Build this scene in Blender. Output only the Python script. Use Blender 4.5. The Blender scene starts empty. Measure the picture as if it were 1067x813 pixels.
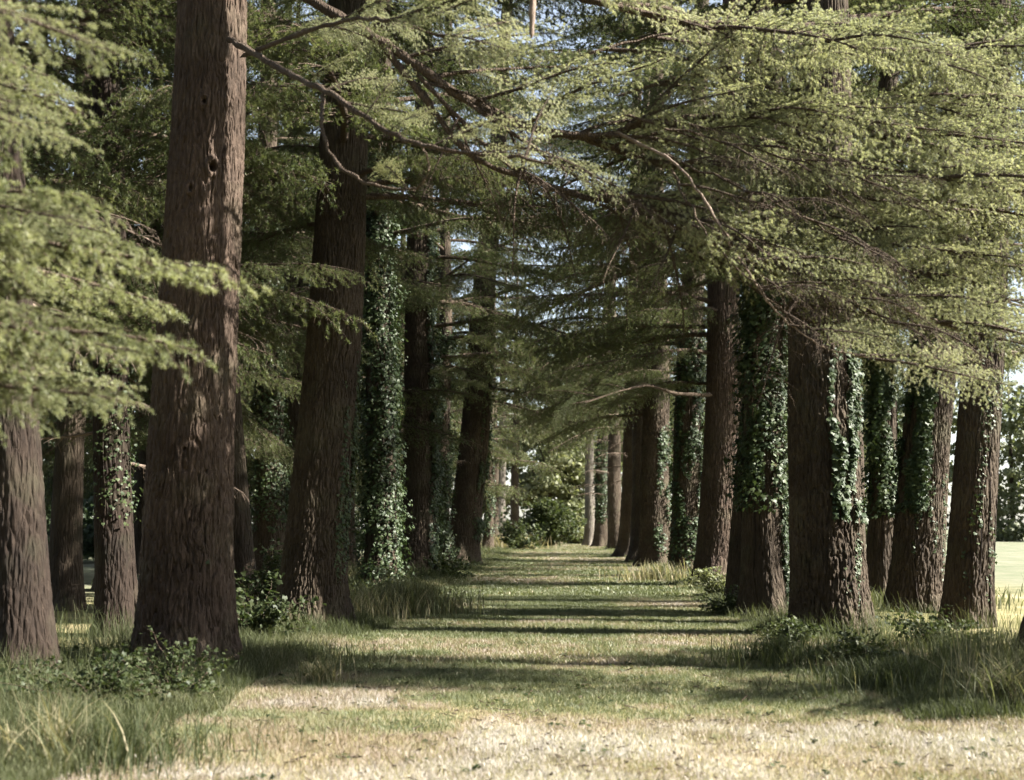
import bpy, math, random
import numpy as np
from mathutils import Vector, Matrix, Euler

random.seed(7)
R = math.radians
SC = bpy.context.scene
COL = SC.collection

# ------------------------------------------------------------------ camera
F = 1482.0; PW, PH = 1067.0, 813.0
EYE = 1.6
PITCH = math.atan((550 - 406.5) / F)
YAW = math.atan((588 - 533.5) / F)
cam_d = bpy.data.cameras.new('camera'); cam = bpy.data.objects.new('camera', cam_d); COL.objects.link(cam)
cam_d.sensor_width = 36.0; cam_d.lens = 36.0 * F / PW
cam_d.clip_start = 0.1; cam_d.clip_end = 2000
cam.location = (0, 0, EYE)
cam.rotation_euler = (math.pi / 2 + PITCH, 0, YAW)
cam_d.dof.use_dof = True; cam_d.dof.focus_distance = 24.0; cam_d.dof.aperture_fstop = 2.0
SC.camera = cam
RM = cam.rotation_euler.to_matrix()

def P(px, py, d):
    """point seen at photo pixel (px, py), d metres ahead along the avenue"""
    v = RM @ Vector(((px - 533.5) / F, -(py - 406.5) / F, -1))
    v *= d / v.y
    return Vector((v.x, v.y, v.z + EYE))

def G(px, py):
    """ground point seen at photo pixel"""
    v = RM @ Vector(((px - 533.5) / F, -(py - 406.5) / F, -1))
    v *= -EYE / v.z
    return Vector((v.x, v.y, 0))

# ------------------------------------------------------------------ world and sun
SUN_AZ, SUN_EL = 97, 37
w = bpy.data.worlds.new('World'); SC.world = w; w.use_nodes = True
nt = w.node_tree; bg = nt.nodes['Background']
sky = nt.nodes.new('ShaderNodeTexSky'); sky.sky_type = 'NISHITA'; sky.sun_disc = False
sky.sun_elevation = R(SUN_EL); sky.sun_rotation = R(SUN_AZ); sky.dust_density = 1.0; sky.air_density = 1.0
hs_ = nt.nodes.new('ShaderNodeHueSaturation'); hs_.inputs['Saturation'].default_value = .6
nt.links.new(sky.outputs[0], hs_.inputs['Color']); nt.links.new(hs_.outputs[0], bg.inputs[0]); bg.inputs[1].default_value = 0.05
sl = bpy.data.lights.new('sun', 'SUN'); so = bpy.data.objects.new('sun', sl); COL.objects.link(so)
sl.energy = 5.0; sl.angle = R(0.5); sl.color = (1.0, 0.945, 0.85)
sd = Vector((math.sin(R(SUN_AZ)) * math.cos(R(SUN_EL)), math.cos(R(SUN_AZ)) * math.cos(R(SUN_EL)), math.sin(R(SUN_EL))))
so.rotation_euler = sd.to_track_quat('Z', 'Y').to_euler(); so.location = (30, 10, 30)
vs = SC.view_settings
vs.view_transform = 'Standard'; vs.look = 'None'; vs.exposure = 2.6; vs.gamma = 1
SC.cycles.adaptive_threshold = .03; SC.cycles.max_bounces = 4; SC.cycles.diffuse_bounces = 2; SC.cycles.glossy_bounces = 2
SC.cycles.transmission_bounces = 3; SC.cycles.transparent_max_bounces = 4
SC.cycles.use_denoising = True; SC.cycles.caustics_reflective = False; SC.cycles.caustics_refractive = False
SC.cycles.sample_clamp_indirect = 4

# ------------------------------------------------------------------ noise
def _h(ix, iy, iz, s):
    h = (ix.astype(np.int64) * 374761393 + iy.astype(np.int64) * 668265263 + iz.astype(np.int64) * 1274126177 + s * 974634777) & 0xffffffff
    h = ((h ^ (h >> 13)) * 1103515245) & 0xffffffff
    h = ((h ^ (h >> 16)) * 69069 + 12345) & 0xffffffff
    return ((h ^ (h >> 15)) & 0xffffff) / 16777216.0

def vn(x, y, z=None, s=0):
    """smooth value noise in 0..1"""
    if z is None: z = np.zeros_like(x)
    x = np.asarray(x, float); y = np.asarray(y, float); z = np.asarray(z, float)
    ix, iy, iz = np.floor(x), np.floor(y), np.floor(z)
    fx, fy, fz = x - ix, y - iy, z - iz
    fx = fx * fx * (3 - 2 * fx); fy = fy * fy * (3 - 2 * fy); fz = fz * fz * (3 - 2 * fz)
    r = 0
    for a in (0, 1):
        for b in (0, 1):
            for c in (0, 1):
                wt = (fx if a else 1 - fx) * (fy if b else 1 - fy) * (fz if c else 1 - fz)
                r = r + wt * _h(ix + a, iy + b, iz + c, s)
    return r

def fbm(x, y, z=None, s=0, o=3):
    r = 0; a = .5; t = 0
    if z is None: z = np.zeros_like(np.asarray(x, float))
    for i in range(o):
        r = r + a * vn(x, y, z, s + i * 17); t += a; a *= .5; x = x * 2.03; y = y * 2.03; z = z * 2.03
    return r / t

# ------------------------------------------------------------------ mesh helper
class MB:
    def __init__(s): s.v = []; s.f = []; s.n = 0; s.at = []
    def add(s, v, f, rnd=None, m=0):
        v = np.asarray(v, float).reshape(-1, 3); f = np.asarray(f, np.int64)
        if len(v) == 0: return
        s.v.append(v); s.f.append((f + s.n, m)); s.n += len(v)
        s.at.append(np.zeros(len(v)) if rnd is None else np.broadcast_to(rnd, (len(v),)).astype(float))
    def mesh(s, name, mats, smooth=True, attr=True):
        me = bpy.data.meshes.new(name)
        if not s.v: return me
        v = np.concatenate(s.v); me.vertices.add(len(v)); me.vertices.foreach_set('co', v.astype(np.float32).ravel())
        li = np.concatenate([f.ravel() for f, m in s.f]); cnt = np.concatenate([np.full(len(f), f.shape[1]) for f, m in s.f])
        mi = np.concatenate([np.full(len(f), m) for f, m in s.f])
        me.loops.add(len(li)); me.loops.foreach_set('vertex_index', li.astype(np.int32))
        me.polygons.add(len(cnt)); st = np.concatenate([[0], np.cumsum(cnt)[:-1]])
        me.polygons.foreach_set('loop_start', st.astype(np.int32))
        me.polygons.foreach_set('material_index', mi.astype(np.int32))
        me.polygons.foreach_set('use_smooth', np.full(len(cnt), smooth))
        for m in mats: me.materials.append(m)
        if attr:
            a = me.attributes.new('rnd', 'FLOAT', 'POINT'); a.data.foreach_set('value', np.concatenate(s.at).astype(np.float32))
        me.update(calc_edges=True)
        return me

def link(name, data, parent=None, loc=(0, 0, 0)):
    o = bpy.data.objects.new(name, data); COL.objects.link(o); o.location = loc
    if parent: o.parent = parent
    return o

def tag(o, label, cat, group=None, kind=None):
    o['label'] = label; o['category'] = cat
    if group: o['group'] = group
    if kind: o['kind'] = kind
    return o

def norm(a): return a / (np.linalg.norm(a, axis=-1, keepdims=True) + 1e-9)

def tubes(mb, pts, rad, S=5, m=0, rnd=None):
    """pts (N,K,3), rad (N,K)"""
    pts = np.asarray(pts, float); rad = np.asarray(rad, float)
    N, K, _ = pts.shape
    if N == 0: return
    t = np.gradient(pts, axis=1); t = norm(t)
    ref = np.where(np.abs(t[..., 2:3]) > .9, np.array([1., 0, 0]), np.array([0, 0, 1.]))
    a = norm(np.cross(t, ref)); b = np.cross(t, a)
    an = np.arange(S) / S * 2 * np.pi
    v = pts[:, :, None, :] + rad[:, :, None, None] * (np.cos(an)[:, None] * a[:, :, None, :] + np.sin(an)[:, None] * b[:, :, None, :])
    idx = np.arange(N * K * S).reshape(N, K, S)
    A = idx[:, :-1, :]; B = np.roll(A, -1, axis=2); D = idx[:, 1:, :]; C = np.roll(D, -1, axis=2)
    f = np.stack([A, B, C, D], -1).reshape(-1, 4)
    if rnd is not None: rnd = np.repeat(rnd, K * S)
    mb.add(v.reshape(-1, 3), f, rnd, m)

# ------------------------------------------------------------------ materials
def mat(name):
    m = bpy.data.materials.new(name); m.use_nodes = True; m.node_tree.nodes.clear(); return m, m.node_tree
def N(nt, t, **k):
    n = nt.nodes.new(t)
    for a, b in k.items():
        if a in n.inputs: n.inputs[a].default_value = b
        else: setattr(n, a, b)
    return n
def ramp(nt, src, stops):
    r = nt.nodes.new('ShaderNodeValToRGB'); cr = r.color_ramp
    while len(cr.elements) < len(stops): cr.elements.new(.5)
    for e, (p, c) in zip(cr.elements, stops): e.position = p; e.color = (*c, 1)
    nt.links.new(src, r.inputs[0]); return r.outputs[0]

def leaf_mat(name, cols, trans=.35, rough=.5, spec=.5, nscale=1.2, tcol=None):
    """cols: list of (pos, colour) picked by a per-leaf value, its place and its plant"""
    m, nt = mat(name); L = nt.links.new
    at = N(nt, 'ShaderNodeAttribute', attribute_name='rnd')
    geo = N(nt, 'ShaderNodeNewGeometry')
    no = N(nt, 'ShaderNodeTexNoise', Scale=nscale, Detail=2.0); L(geo.outputs['Position'], no.inputs['Vector'])
    oi = N(nt, 'ShaderNodeObjectInfo')
    a = N(nt, 'ShaderNodeMath', operation='MULTIPLY_ADD'); L(at.outputs['Fac'], a.inputs[0]); a.inputs[1].default_value = .45
    b = N(nt, 'ShaderNodeMath', operation='MULTIPLY_ADD'); L(no.outputs['Fac'], b.inputs[0]); b.inputs[1].default_value = .5; b.inputs[2].default_value = -.05
    c = N(nt, 'ShaderNodeMath', operation='MULTIPLY'); L(oi.outputs['Random'], c.inputs[0]); c.inputs[1].default_value = .2
    L(c.outputs[0], a.inputs[2])
    s = N(nt, 'ShaderNodeMath', operation='ADD'); L(a.outputs[0], s.inputs[0]); L(b.outputs[0], s.inputs[1])
    colr = ramp(nt, s.outputs[0], cols)
    p = N(nt, 'ShaderNodeBsdfPrincipled', Roughness=rough); L(colr, p.inputs['Base Color']); p.inputs['Specular IOR Level'].default_value = spec
    tr = N(nt, 'ShaderNodeBsdfTranslucent')
    mx = N(nt, 'ShaderNodeMix', data_type='RGBA', blend_type='MULTIPLY'); mx.inputs[0].default_value = 1
    L(colr, mx.inputs[6]); mx.inputs[7].default_value = (*(tcol or (1.25, 1.3, .8)), 1); L(mx.outputs[2], tr.inputs[0])
    ms = N(nt, 'ShaderNodeMixShader'); ms.inputs[0].default_value = trans
    L(p.outputs[0], ms.inputs[1]); L(tr.outputs[0], ms.inputs[2])
    o = N(nt, 'ShaderNodeOutputMaterial'); L(ms.outputs[0], o.inputs[0]); return m

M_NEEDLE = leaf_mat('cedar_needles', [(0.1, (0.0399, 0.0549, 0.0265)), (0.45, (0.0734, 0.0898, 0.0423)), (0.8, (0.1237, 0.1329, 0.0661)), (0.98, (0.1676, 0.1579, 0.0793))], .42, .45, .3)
M_NEEDLE_SUN = leaf_mat('sunlit_tone_needles', [(0.1, (0.1488, 0.1656, 0.0978)), (0.45, (0.279, 0.288, 0.1898)), (0.8, (0.4216, 0.414, 0.2875)), (0.98, (0.5084, 0.474, 0.345))], .52, .45, .3)  # needle colour lightened to put sunlight into the boughs crossing the path
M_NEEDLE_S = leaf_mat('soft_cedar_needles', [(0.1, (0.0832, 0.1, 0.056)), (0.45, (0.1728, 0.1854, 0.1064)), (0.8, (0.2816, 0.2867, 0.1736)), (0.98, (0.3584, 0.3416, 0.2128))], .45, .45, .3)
M_NEEDLE_D = leaf_mat('dark_conifer_needles', [(.1, (.026, .04, .026)), (.5, (.05, .068, .036)), (.9, (.09, .105, .05))], .25, .5, .4, .4)
M_IVY = leaf_mat('ivy_leaf', [(0.1, (0.0143, 0.0263, 0.0117)), (0.5, (0.0291, 0.046, 0.0181)), (0.85, (0.0583, 0.0756, 0.0291)), (1.0, (0.0907, 0.0657, 0.0324))], .2, .5, .25, 3)
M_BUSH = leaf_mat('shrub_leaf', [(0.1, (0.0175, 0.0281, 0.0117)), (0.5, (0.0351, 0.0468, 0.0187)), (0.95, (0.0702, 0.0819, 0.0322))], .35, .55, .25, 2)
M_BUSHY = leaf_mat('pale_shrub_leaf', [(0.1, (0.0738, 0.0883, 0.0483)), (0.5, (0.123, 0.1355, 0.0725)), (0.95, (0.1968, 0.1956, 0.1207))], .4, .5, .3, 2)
M_BUSHM = leaf_mat('mid_leaf', [(.1, (.05, .065, .025)), (.5, (.09, .105, .04)), (.95, (.15, .155, .06))], .4, .5, .3, 2)
M_WOODS = leaf_mat('dark_wood_leaf', [(.1, (.02, .032, .018)), (.5, (.04, .058, .028)), (.95, (.07, .09, .035))], .25, .5, .3, .3)
M_LAWN = leaf_mat('mown_grass', [(0.0, (0.046, 0.0572, 0.0251)), (0.33, (0.0966, 0.1109, 0.053)), (0.5, (0.1655, 0.1661, 0.0963)), (0.62, (0.202, 0.1524, 0.1108)), (0.8, (0.2402, 0.211, 0.1857)), (1.0, (0.3181, 0.291, 0.2766))], .3, .5, .35, .01)
M_TALL = leaf_mat('verge_grass', [(0.0, (0.0306, 0.0394, 0.0182)), (0.45, (0.0578, 0.068, 0.0327)), (0.7, (0.1156, 0.119, 0.0684)), (1.0, (0.272, 0.2312, 0.152))], .4, .6, .15, .5)

def bark_mat(name, cols, scale=1.0, bump=.6, moss=0.0):
    m, nt = mat(name); L = nt.links.new
    tc = N(nt, 'ShaderNodeTexCoord')
    mp = N(nt, 'ShaderNodeMapping'); mp.inputs['Scale'].default_value = (11 * scale, 11 * scale, 1.9 * scale); L(tc.outputs['Object'], mp.inputs[0])
    wn = N(nt, 'ShaderNodeTexNoise', Scale=.7, Detail=3.0); L(mp.outputs[0], wn.inputs['Vector'])
    wm = N(nt, 'ShaderNodeMix', data_type='RGBA', blend_type='ADD'); wm.inputs[0].default_value = 1.2; L(mp.outputs[0], wm.inputs[6]); L(wn.outputs['Color'], wm.inputs[7])
    vo = N(nt, 'ShaderNodeTexVoronoi', feature='DISTANCE_TO_EDGE', Scale=1.3); L(wm.outputs[2], vo.inputs['Vector'])
    n2 = N(nt, 'ShaderNodeTexNoise', Scale=3.5, Detail=5.0, Roughness=.65); L(mp.outputs[0], n2.inputs['Vector'])
    n3 = N(nt, 'ShaderNodeTexNoise', Scale=1.1, Detail=3.0); L(tc.outputs['Object'], n3.inputs['Vector'])
    h = N(nt, 'ShaderNodeMapRange'); h.inputs[1].default_value = 0; h.inputs[2].default_value = .32; L(vo.outputs['Distance'], h.inputs[0])
    hs = N(nt, 'ShaderNodeMath', operation='MULTIPLY_ADD'); L(n2.outputs['Fac'], hs.inputs[0]); hs.inputs[1].default_value = .8; L(h.outputs[0], hs.inputs[2])
    cf = N(nt, 'ShaderNodeMath', operation='MULTIPLY_ADD'); L(n2.outputs['Fac'], cf.inputs[0]); cf.inputs[1].default_value = .9
    c2 = N(nt, 'ShaderNodeMath', operation='MULTIPLY_ADD'); L(n3.outputs['Fac'], c2.inputs[0]); c2.inputs[1].default_value = .7; c2.inputs[2].default_value = -.33
    L(c2.outputs[0], cf.inputs[2])
    col = ramp(nt, cf.outputs[0], cols)
    if moss:
        gn = N(nt, 'ShaderNodeTexNoise', Scale=1.7, Detail=4.0); L(tc.outputs['Object'], gn.inputs['Vector'])
        gr = N(nt, 'ShaderNodeMapRange'); gr.inputs[1].default_value = .5; gr.inputs[2].default_value = .7; gr.inputs[4].default_value = moss; L(gn.outputs['Fac'], gr.inputs[0])
        gm = N(nt, 'ShaderNodeMix', data_type='RGBA'); L(gr.outputs[0], gm.inputs[0]); L(col, gm.inputs[6]); gm.inputs[7].default_value = (.10, .11, .06, 1); col = gm.outputs[2]
    p = N(nt, 'ShaderNodeBsdfPrincipled', Roughness=.9); p.inputs['Specular IOR Level'].default_value = .2; L(col, p.inputs['Base Color'])
    b = N(nt, 'ShaderNodeBump', Strength=bump, Distance=.03); L(hs.outputs[0], b.inputs['Height']); L(b.outputs[0], p.inputs['Normal'])
    o = N(nt, 'ShaderNodeOutputMaterial'); L(p.outputs[0], o.inputs[0]); return m

M_BARKD = bark_mat('shade_dark_bark', [(0.2, (0.0075, 0.0049, 0.0035)), (0.5, (0.0201, 0.0134, 0.0096)), (0.85, (0.0425, 0.0303, 0.0224))], 1, .8, .15)  # bark copy darkened in colour to stand in for shade on two left trunks
M_BARKW = bark_mat('warm_bark', [(0.2, (0.0213, 0.0145, 0.0105)), (0.5, (0.0569, 0.0392, 0.0287)), (0.85, (0.1205, 0.0885, 0.0668))], 1, .8, .15)
M_BARK = bark_mat('brown_bark', [(0.2, (0.0169, 0.0123, 0.0085)), (0.5, (0.0451, 0.0333, 0.0232)), (0.85, (0.0957, 0.075, 0.054))], 1, .8, .15)
M_BARKG = bark_mat('grey_bark', [(0.2, (0.0525, 0.045, 0.0375)), (0.5, (0.1162, 0.1013, 0.0863)), (0.85, (0.2025, 0.18, 0.1575))], 1, .5, .3)
M_WOOD = bark_mat('branch_bark', [(0.2, (0.036, 0.0246, 0.018)), (0.5, (0.0792, 0.0574, 0.041)), (0.85, (0.1584, 0.1271, 0.0943))], 2.2, .9)
M_DEAD = bark_mat('dead_wood', [(0.2, (0.0935, 0.068, 0.0527)), (0.5, (0.1615, 0.1232, 0.0978)), (0.85, (0.255, 0.204, 0.17))], 3, .3)

# ------------------------------------------------------------------ cedar branches
def frond(L, W, sp2, sp3, tsp, nl, nw, nn, seed, droop=.18, bare=.12, l3=.26, r0=None, needles=True, S1=6, sub=4, flat=.05, sdr=.32, tdr=.5, upr=.6, nn_=.4):
    """flat cedar branch along +X: wood tubes + rosettes of needles"""
    g = np.random.default_rng(seed)
    wood = MB(); nd = MB()
    r0 = r0 or .012 * L
    K = 16; t = np.linspace(0, 1, K)
    ph = g.uniform(0, 6, 3)
    prim = np.stack([L * t, .05 * L * np.sin(3.1 * t + ph[0]) * t, .06 * L * t - droop * L * t ** 2.2 + .015 * L * np.sin(7 * t + ph[1])], -1)
    prim[:, 2] -= prim[0, 2]
    tubes(wood, prim[None], (r0 * (1 - t) ** .8 + .003)[None], S1)
    def at(u):
        return np.stack([np.interp(u, t, prim[:, i]) for i in range(3)], -1)
    tw_p = []; tw_d = []; tw_l = []
    us = np.arange(bare, .985, sp2 / L); 
    sec_pts = []; sec_r = []
    for k, u in enumerate(us):
        for sd_ in (1, -1):
            if g.random() < .1: continue
            uu = min(.99, u + g.uniform(-.4, .4) * sp2 / L)
            q = max(0, (uu - bare) / (1 - bare))
            prof = min(1, .35 + 2.2 * q) * (1 - .78 * q ** 1.6)
            l = W * prof * g.uniform(.55, 1.2)
            root = at(uu); tan = at(min(1, uu + .03)) - at(max(0, uu - .03)); tan /= np.linalg.norm(tan)
            ang = sd_ * R(g.uniform(42, 68))
            d = np.array([tan[0] * math.cos(ang) - tan[1] * math.sin(ang), tan[0] * math.sin(ang) + tan[1] * math.cos(ang), tan[2] + g.normal(0, .1)])
            d /= np.linalg.norm(d)
            K2 = 7; v = np.linspace(0, 1, K2)
            pts = root + d * l * v[:, None] + np.array([1., 0, 0]) * (.22 * l * v ** 2)[:, None]
            pts[:, 2] += (-sdr * l * v ** 2 + .04 * l * np.sin(5 * v + g.uniform(0, 6)))
            pts[:, :2] += g.normal(0, .012 * l, (K2, 2)) * v[:, None]
            sec_pts.append(pts); sec_r.append((.25 * r0 * (1 - q * .6) * (l / W) ** .5 + .002) * (1 - .8 * v))
            n3 = max(2, int(l * .9 / sp3)); w3 = np.linspace(.12, 1, n3) + g.uniform(-.3, .3, n3) / n3; w3 = np.clip(w3, .05, 1)
            rp = np.stack([np.interp(w3, v, pts[:, i]) for i in range(3)], -1)
            dt = norm(np.stack([np.interp(np.clip(w3 + .1, 0, 1), v, pts[:, i]) - np.interp(np.clip(w3 - .1, 0, 1), v, pts[:, i]) for i in range(3)], -1))
            sg = np.where(np.arange(n3) % 2 == 0, 1, -1) * np.radians(g.uniform(35, 65, n3))
            sg[-1] = 0
            dd = np.stack([dt[:, 0] * np.cos(sg) - dt[:, 1] * np.sin(sg), dt[:, 0] * np.sin(sg) + dt[:, 1] * np.cos(sg), dt[:, 2] + g.normal(0, flat * 2, n3) - .03], -1)
            tw_p.append(rp); tw_d.append(norm(dd)); tw_l.append(l3 * (1 - .45 * w3) * g.uniform(.5, 1.25, n3) * min(1, .4 + l / W))
    tubes(wood, np.array(sec_pts), np.array(sec_r), 4)
    tp = np.concatenate(tw_p); td = np.concatenate(tw_d); tl = np.concatenate(tw_l)
    v = np.linspace(0, 1, sub)
    tpts = tp[:, None, :] + td[:, None, :] * (tl[:, None] * v)[..., None]
    tpts[:, :, 2] -= (tdr * tl[:, None] * v ** 2)
    tubes(wood, tpts, np.broadcast_to(.0032 * (1 - .6 * v), (len(tp), sub)) * (1 if tsp < .05 else 1.8), 3)
    if needles:
        cnt = np.maximum(1, (tl / tsp + g.random(len(tl))).astype(int))
        ti = np.repeat(np.arange(len(tl)), cnt); u = g.uniform(.1, 1.03, len(ti))
        pos = tp[ti] + td[ti] * (tl[ti] * u)[:, None]; pos[:, 2] -= tdr * tl[ti] * u ** 2
        M = len(pos)
        tu = norm(np.array([0, 0, .75]) + td[ti] * .35 + g.normal(0, .35, (M, 3)))
        rv = g.random(len(tl))[ti] * .6 + g.random(M) * .4
        dirs = norm(tu[:, None, :] * upr + g.normal(0, .62, (M, nn, 3)))
        ln = nl * g.uniform(.6, 1.15, (M, nn, 1))
        side = norm(np.cross(dirs, np.array([0, 0, 1.]) + g.normal(0, nn_, (M, nn, 3)))) * nw * .5
        b = np.broadcast_to(pos[:, None, :], dirs.shape)
        vv = np.stack([b - side, b + side, b + dirs * ln], 2).reshape(-1, 3)
        nd.add(vv, np.arange(len(vv)).reshape(-1, 3), np.repeat(rv, nn * 3))
    return wood, nd

FR = {}
def proto(key, n, mats=(None, None), **k):
    lst = []
    for i in range(n):
        wd, nd = frond(seed=hash_(key) + i * 13, **k)
        lst.append((wd.mesh('branch_wood', [mats[0] or M_WOOD]), nd.mesh('needles', [mats[1] or M_NEEDLE], smooth=False) if nd.v else None))
    FR[key] = lst
def hash_(s): return sum(ord(c) * (i + 3) for i, c in enumerate(s))
proto('pale', 5, L=2.3, W=.85, sp2=.105, sp3=.05, tsp=.0125, nl=.036, nw=.0052, nn=13, l3=.125, droop=.16, flat=.04, sdr=.16, tdr=.2, upr=.28, nn_=.28, mats=(None, M_NEEDLE_SUN))
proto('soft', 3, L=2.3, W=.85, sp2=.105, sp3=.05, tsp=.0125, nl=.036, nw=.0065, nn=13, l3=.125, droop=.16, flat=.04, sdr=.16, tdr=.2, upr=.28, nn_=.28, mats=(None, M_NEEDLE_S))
proto('mid', 4, L=5.0, W=1.6, sp2=.15, sp3=.08, tsp=.042, nl=.062, nw=.0115, nn=10, l3=.32, droop=.2, flat=.12)
proto('far', 3, L=5.0, W=1.8, sp2=.22, sp3=.13, tsp=.085, nl=.115, nw=.038, nn=6, l3=.40, droop=.24, flat=.14, sdr=.4, tdr=.6)
proto('twig', 3, L=1.8, W=.6, sp2=.12, sp3=.09, tsp=1, nl=1, nw=1, nn=1, l3=.2, droop=.25, needles=False, sdr=.3, tdr=.4)
proto('dead', 2, L=3.0, W=.9, sp2=.22, sp3=.15, tsp=1, nl=1, nw=1, nn=1, l3=.3, droop=.15, needles=False, mats=(M_DEAD, None))

def put_branch(parent, kind, loc, az, pitch, sc, roll=0, name='branch', i=None):
    wd, nd = FR[kind][random.randrange(len(FR[kind])) if i is None else i % len(FR[kind])]
    o = link(name, wd, parent, loc)
    o.rotation_euler = (Matrix.Rotation(az, 3, 'Z') @ Matrix.Rotation(-pitch, 3, 'Y') @ Matrix.Rotation(roll, 3, 'X')).to_euler()
    o.scale = (sc, sc, sc)
    if nd: link('needles', nd, o)
    return o

# ------------------------------------------------------------------ trunks
def trunk_mesh(r0, H, lean, bend, seed, NT, dz, zfine, mt, knots=(), flare=.45, top=.12, bd=.022, stub=None):
    """spine(z) = lean*z + bend*sin; returns mesh, spine, radius"""
    g = np.random.default_rng(seed); ph = g.uniform(0, 6, 4)
    def spine(z):
        z = np.asarray(z, float)
        return np.stack([lean[0] * z + bend * np.sin(z * .55 + ph[0]) - bend * math.sin(ph[0]), lean[1] * z + bend * np.sin(z * .42 + ph[1]) - bend * math.sin(ph[1]), z], -1)
    def rad(z): return r0 * (1 - (1 - top) * np.clip(np.asarray(z, float) / H, 0, 1) ** 1.15)
    zs = list(np.arange(-.35, zfine, dz)); z = zfine
    while z < H: zs.append(z); z += max(dz * 6, .25)
    zs.append(H); zs = np.array(zs); K = len(zs)
    th = np.linspace(0, 2 * np.pi, NT, endpoint=False)
    T, Z = np.meshgrid(th, zs)
    r = rad(Z)
    Zc = np.clip(Z, 0, None)
    lob = .5 + .5 * np.cos(T * 5 + ph[2] + .6 * np.sin(T * 2 + ph[3])) * .8 + .3 * np.cos(T * 3 + ph[0])
    r = r + r0 * flare * (np.exp(-Zc / .42) * (.25 + .75 * lob) + .14 * np.exp(-Zc / 1.6))
    r = r * (1 + .05 * (fbm(np.cos(T) * 1.5 + 9, np.sin(T) * 1.5 + 5, Z * .5, seed) - .5) * 2)
    # interlacing vertical bark ridges
    R1 = r0 * 1.0
    cx, cy = np.cos(T) * R1, np.sin(T) * R1
    fq = 15.0
    wx = (fbm(cx * 5, cy * 5, Z * 2.6, seed + 3, 2) - .5) * 2.2
    a = fbm(cx * fq + wx, cy * fq + wx, Z * 3.0, seed + 5, 2) - .5
    b = fbm(cx * fq * 1.7 + wx, cy * fq * 1.7, Z * 6.5 + 7, seed + 9, 2) - .5
    rid = np.minimum(np.abs(a) * 8, 1) ** .8 * .6 + np.minimum(np.abs(b) * 7, 1) * .4
    det = fbm(cx * 60, cy * 60, Z * 30, seed + 21, 2) - .5
    dep = bd * np.clip(r / .45, .35, 1.2)
    d = dep * 1.25 * (rid - .6) + det * dep * .55
    for (kt, kz, kr) in knots:
        dt = (T - kt + np.pi) % (2 * np.pi) - np.pi
        q = np.sqrt((dt * r0) ** 2 + ((Z - kz) * .85) ** 2) / kr
        d = d + .55 * kr * np.exp(-((q - 1) / .45) ** 2) - 1.3 * kr * np.exp(-(q / .5) ** 4)
    r = r + d
    sp = spine(zs)
    v = np.stack([sp[:, 0:1] + r * np.cos(T), sp[:, 1:2] + r * np.sin(T), Z], -1).reshape(-1, 3)
    idx = np.arange(K * NT).reshape(K, NT)
    A = idx[:-1]; B = np.roll(A, -1, 1); D = idx[1:]; C = np.roll(D, -1, 1)
    mb = MB(); mb.add(v, np.stack([A, B, C, D], -1).reshape(-1, 4)); 
    mb.add([[sp[-1, 0], sp[-1, 1], H]], np.zeros((0, 3)))
    top_i = np.arange(NT); base = (K - 1) * NT
    mb.f.append((np.stack([base + top_i, base + (top_i + 1) % NT, np.full(NT, K * NT)], -1), 0))
    return mb.mesh('trunk', [mt], attr=False), spine, rad

# ------------------------------------------------------------------ ivy
LV = np.array([[0, 0, 0], [0, .5, .05], [0, 1, -.05], [-.42, -.12, -.02], [-.56, .38, -.08], [-.24, .55, -.03], [.42, -.12, -.02], [.56, .38, -.08], [.24, .55, -.03]], float)
LF = np.array([[0, 1, 4, 3], [1, 2, 5, 4], [0, 6, 7, 1], [1, 7, 8, 2]])
def leaves(mb, pos, nrm, down, size, g, rv=None):
    """leaf blades at pos, facing nrm, tips towards down"""
    n = len(pos); nrm = norm(nrm); x = norm(np.cross(down, nrm)); y = np.cross(nrm, x)
    v = pos[:, None, :] + size[:, None, None] * (LV[None, :, 0:1] * x[:, None] + LV[None, :, 1:2] * y[:, None] + LV[None, :, 2:3] * nrm[:, None])
    f = (LF[None] + (np.arange(n) * 9)[:, None, None]).reshape(-1, 4)
    mb.add(v.reshape(-1, 3), f, np.repeat(g.random(n) if rv is None else rv, 9))

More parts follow.
